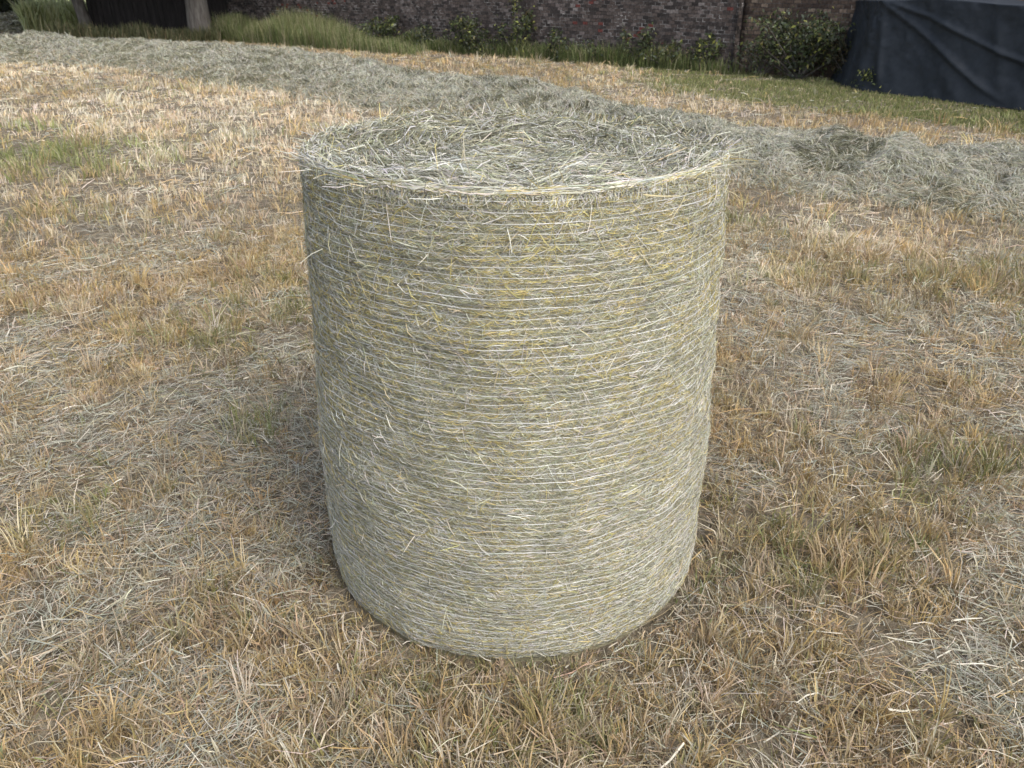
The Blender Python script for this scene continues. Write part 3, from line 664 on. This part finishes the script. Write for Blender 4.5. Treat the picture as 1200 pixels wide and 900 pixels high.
bush(803, 77, .75, .8, 420, 'sparse upright weed just left of the joint between the two brick walls', LG, [.3, .3, .15, .3, .1, .1], .07, 'weed', 'weed')
bush(735, 72, .8, .95, 450, 'thin green weed growing up the middle of the dark brick wall', LG, [.3, .25, .08, .3, .05, .1], .07, 'weed', 'weed')
bush(690, 70, .9, .55, 380, 'low dull weed tangle at the wall foot, just left of the thin weed', LG, [.25, .25, .05, .35, .25, .15], .06, 'weed', 'weed', stems=12)
bush(770, 75, 1.0, .6, 420, 'low tangled weed at the wall foot beside the sparse upright weed', LG, [.25, .25, .08, .35, .2, .15], .06, 'weed', 'weed', stems=12)
bush(575, 62, .9, .6, 420, 'short dark weed filling between the tallest weed and the bushy clump', LG, [.3, .2, .06, .4, .1, .1], .06, 'weed', 'weed', stems=10)
bush(870, 82, 1.1, .75, 420, 'grey twiggy low growth right of the wall joint, before the leafy bush', LG, [.2, .15, .06, .3, .3, .3], .05, 'weed', 'weed', stems=16)
bush(655, 66, .7, .75, 320, 'low narrow green weed at the wall foot right of the tallest weed', LG, [.3, .25, .1, .3, .05, .1], .07, 'weed', 'weed')
bush(602, 63, 1.0, 1.5, 650, 'tallest weed climbing the dark brick wall, its tip near the red bricks', LG, [.3, .3, .18, .25, .05, .1], .075, 'weed', 'weed', stems=6)
bush(548, 60, 1.3, 1.0, 900, 'bushy dark green weed clump below the red bricks of the dark wall', LG, [.35, .3, .1, .3, .05, .05], .07, 'weed', 'weed', stems=14)
bush(500, 56, 1.0, .7, 500, 'low grey-green weed clump at the right end of the tall grass', LG, [.2, .3, .05, .2, .05, .4], .07, 'weed', 'weed', stems=10)
bush(455, 54, 1.6, .9, 800, 'leafy weed clump rising out of the right part of the tall grass', LG, [.3, .4, .1, .2, .05, .1], .08, 'weed', 'weed', stems=12)
bush(1022, 108, .7, .38, 420, 'small bright green nettle tuft at the foot of the tarpaulin', LG, [.2, .5, .2, .1, .0, .1], .05, 'weed', 'weed', stems=9)

def grass_patch(name, n, gen, hmin, hmax, pal, wts, wd, label, cat):
    x, y = gen(n); n = len(x); h = (hmin + (hmax - hmin) * rng.random(n)) * (.35 + 1.2 * fbm(x * 1.6, y * 1.6, 191, 3)); h = h * (1 - .55 * sstep(-6.5, -2.5, x) * (hmax > .5)); a = rng.random(n) * 6.283; b = rng.random(n) * .45
    ox, oy = np.cos(a) * b * h, np.sin(a) * b * h; P0 = np.stack([x, y, gh(x, y) - .01], 1); P1 = P0 + np.stack([ox * .35, oy * .35, h * .6], 1); P2 = P0 + np.stack([ox, oy, h * (1 - b * .3)], 1)
    s_ = rng.random(n) * 6.283; side = np.stack([np.cos(s_), np.sin(s_), 0 * s_], 1); w = wd * (.6 + .8 * rng.random(n))
    o = ribbons(name, P0, P1, P2, w, w * .9, w * .25, side, pick(pal, wts, n), M['green']); tag(o, label, cat, kind='stuff')
def strip(x0, x1, gmin, gmax):
    def f(n):
        x = x0 + (x1 - x0) * rng.random(n) ** 1.25 + rng.normal(0, .25, n); q = gmin + (gmax - gmin) * rng.random(n) ** 1.4; return x, wall_y(x) - q
    return f
GG = [(.125, .17, .055), (.21, .225, .10), (.08, .10, .04), (.33, .31, .19)]
grass_patch('tall_grass', 30000, strip(-9.2, -2.6, .15, 2.2), .25, .85, GG, [.35, .35, .12, .3], .010, 'tall pale green grass growing along the left part of the dark brick wall', 'tall grass')
grass_patch('verge_grass', 12000, strip(-3.2, 4.2, .05, .7), .06, .5, GG, [.4, .2, .35, .15], .011, 'low green and brown grass fringe at the foot of the brick wall', 'grass')
def turf(n):
    x = 2.0 + 9 * rng.random(n); y = wall_y(x) - 7.5 * rng.random(n); F, be, gs = field(x, y); ok = (rng.random(n) < gs * (.35 + .9 * sstep(.35, .6, fbm(x * 1.9, y * 1.9, 205, 3)))) & (bump(x, y, *g2(880, 94), .8, .5) + bump(x, y, *g2(835, 88), .7, .3) < .5 + .4 * rng.random(n)); return x[ok], y[ok]
grass_patch('green_turf', 150000, turf, .03, .08, [(.19, .22, .08), (.27, .28, .12), (.12, .15, .06), (.36, .32, .19)], [.40, .30, .2, .2], .009, 'strip of short green turf in front of the bush and the tarpaulin', 'turf')
def shedfoot(n):
    u = 60 + 200 * rng.random(n); v = 44 + 6 * rng.random(n); a = [g2(p, q) for p, q in zip(u, v)]; a = np.array(a); return a[:, 0], a[:, 1]
grass_patch('shade_grass', 6000, shedfoot, .10, .5, [(.07, .08, .035), (.12, .12, .06), (.16, .14, .08)], [.4, .4, .2], .03, 'dull green-brown grass along the foot of the dark shed', 'grass')
def far(n):
    u = 22 + 80 * rng.random(n); d = 36 + 26 * rng.random(n) ** 1.5; a = np.arctan((u - 600) / 936.18 / 1.105); return d * np.sin(a) , d * np.cos(a)
grass_patch('meadow_grass', 14000, far, .4, 1.1, [(.40, .43, .22), (.50, .52, .32), (.28, .32, .14)], [.4, .4, .2], .05, 'pale green tall meadow grass seen through the gap left of the trees', 'meadow grass')

# ------------------------------------------------------------------ trees, shed, hedge at the far left
def tree(base, rad, h, lean, label, nleaf, fork=False, crown_r=5):
    e = empty('tree', (*base, 0)); tag(e, label, 'tree', None)
    bm = bmesh.new()
    tube(bm, [(0, 0, -.1), (0.02, 0, .25), (lean * .12, 0, 1.0), (lean * .35, 0, 2.5), (lean * .7, 0, h * .55), (lean, 0, h * .8)], [rad * 1.35, rad * 1.05, rad * .92, rad * .85, rad * .6, rad * .25], 18)
    if fork:
        tube(bm, [(rad * .9, -.15, -.1), (rad * .55, -.08, .4), (rad * .1, 0, 1.1)], [rad * .5, rad * .38, rad * .2], 10)
        tube(bm, [(-rad * .9, -.1, -.1), (-rad * .6, -.05, .3), (-rad * .1, 0, .8)], [rad * .45, rad * .35, rad * .2], 10)
    tips = []
    for k in range(16):
        a = rng.random() * 6.28; z0 = h * (.3 + .45 * rng.random()); L = crown_r * (.6 + .5 * rng.random()); up = L * (.05 + .7 * rng.random())
        s0 = Vector((lean * z0 / h, 0, z0)); e1 = s0 + Vector((math.cos(a) * L * .5, math.sin(a) * L * .5, up * .6)); e2 = s0 + Vector((math.cos(a) * L, math.sin(a) * L, up))
        tube(bm, [s0, e1, e2], [rad * .35, rad * .2, rad * .06], 7); tips += [np.array(e1), np.array(e2), np.array((e1 + e2) / 2), np.array((s0 * .4 + e1 * .6))]
    bmesh.ops.recalc_face_normals(bm, faces=bm.faces)
    me = bpy.data.meshes.new('trunk'); bm.to_mesh(me); bm.free(); link_mesh('trunk', me, M['bark'], e, True)
    tips = np.array(tips); c = tips[rng.integers(0, len(tips), nleaf)] + rng.normal(0, crown_r * .17, (nleaf, 3)); c = c[c[:, 2] > h * .26]
    leaves('crown', c, .32, pick([(.05, .08, .03), (.08, .11, .035), (.035, .055, .025)], [.4, .3, .3], len(c)), M['dark_leaf'], e, .7)
t1 = g2(236, 47); tree(t1, .36, 10, .2, 'thick grey tree trunk with spreading foot standing before the dark shed', 9000, True, 5.5)
t2 = g2(104, 41); tree(t2, .2, 9, -1.0, 'dark leaning tree trunk at the right side of the meadow gap', 9000, False, 6)
def shed():
    a, b = g2(112, 40), g2(262, 43); b = b * .985
    a, b = Vector((a[0], a[1] , 0)), Vector((b[0], b[1] + 1.0, 0)); a = Vector((a.x - .1, a.y, 0)); d = b - a; L = d.length; an = math.atan2(d.y, d.x)
    e = empty('timber_shed', a, an); tag(e, 'dark weathered timber shed behind the grey tree trunk', 'shed')
    bm = bmesh.new(); x = 0; k = 0
    def bx(x0, x1, y0, y1, z0, z1):
        r = bmesh.ops.create_cube(bm, size=1)
        for v in r['verts']: v.co = Vector(((x0 + x1) / 2 + v.co.x * (x1 - x0), (y0 + y1) / 2 + v.co.y * (y1 - y0), (z0 + z1) / 2 + v.co.z * (z1 - z0)))
    while x < L:
        wd = .16 + .05 * random.random(); dd = random.choice([0, .006, .012]) + random.random() * .003
        bx(x, min(x + wd - .008, L), dd, dd + .03, .03 + random.random() * .06, 2.6); x += wd
    me = bpy.data.meshes.new('board_wall'); bm.to_mesh(me); bm.free()
    m = ramp_mat('dark_timber', [(.3, (.014, .013, .013)), (.55, (.028, .025, .025)), (.8, (.05, .046, .045))], 2.5, 8, .85, .5, 20, (3, 3, .5)); link_mesh('board_wall', me, m, e)
    bm = bmesh.new(); bx(0.02, L - .02, .1, 4, 0, 2.58); me = bpy.data.meshes.new('back_walls'); bm.to_mesh(me); bm.free(); link_mesh('back_walls', me, m, e)
    bm = bmesh.new(); vs_ = [bm.verts.new(p) for p in ((-.3, -.6, 2.5), (L + .3, -.6, 2.5), (L + .3, 2.05, 3.6), (-.3, 2.05, 3.6), (-.3, 4.4, 2.55), (L + .3, 4.4, 2.55))]
    bm.faces.new((vs_[0], vs_[1], vs_[2], vs_[3])); bm.faces.new((vs_[3], vs_[2], vs_[5], vs_[4]))
    me = bpy.data.meshes.new('roof'); bm.to_mesh(me); bm.free(); r = link_mesh('roof', me, m, e); mo = r.modifiers.new('t', 'SOLIDIFY'); mo.thickness = .08
shed()
def hedge(c, lx, ly, h, n, label, ang=0, name='hedge', cat='hedge', size=.3):
    e = empty(name, (*c, 0), ang); tag(e, label, cat)
    bm = bmesh.new()
    for k in range(int(lx * 1.2) + 2):
        x = (rng.random() - .5) * lx * .9; tube(bm, [(x, 0, -.05), (x + rng.normal(0, .2), rng.normal(0, .2), h * .5), (x + rng.normal(0, .4), rng.normal(0, .3), h * .85)], [.08, .05, .02], 6)
    me = bpy.data.meshes.new('stems'); bm.to_mesh(me); bm.free(); link_mesh('stems', me, M['bark'], e)
    th = rng.random(n) * 6.283; r = rng.random(n) ** .35; x = (rng.random(n) - .5) * lx; q = np.sqrt(np.clip(1 - (2 * x / lx) ** 6, 0, 1))
    C = np.stack([x, ly / 2 * np.cos(th) * r * q, np.abs(h * .5 + h * .5 * np.sin(th) * r * (.75 + .5 * fbm(x * .6, x * 0, 201, 2)))], 1)
    leaves('foliage', C, size, pick([(.035, .045, .025), (.055, .06, .035), (.025, .03, .02), (.07, .06, .045)], [.3, .3, .3, .1], n), M['dark_leaf'], e, .7)
c = g2(-40, 33); hedge(c, 5.2, 2.5, 3.2, 9000, 'dark shady bush filling the upper left corner of the field')
a_ = -28; hedge((-34, 66), 34, 5, 4.5, 16000, 'distant dark hedgerow across the end of the meadow', .35, size=.55)
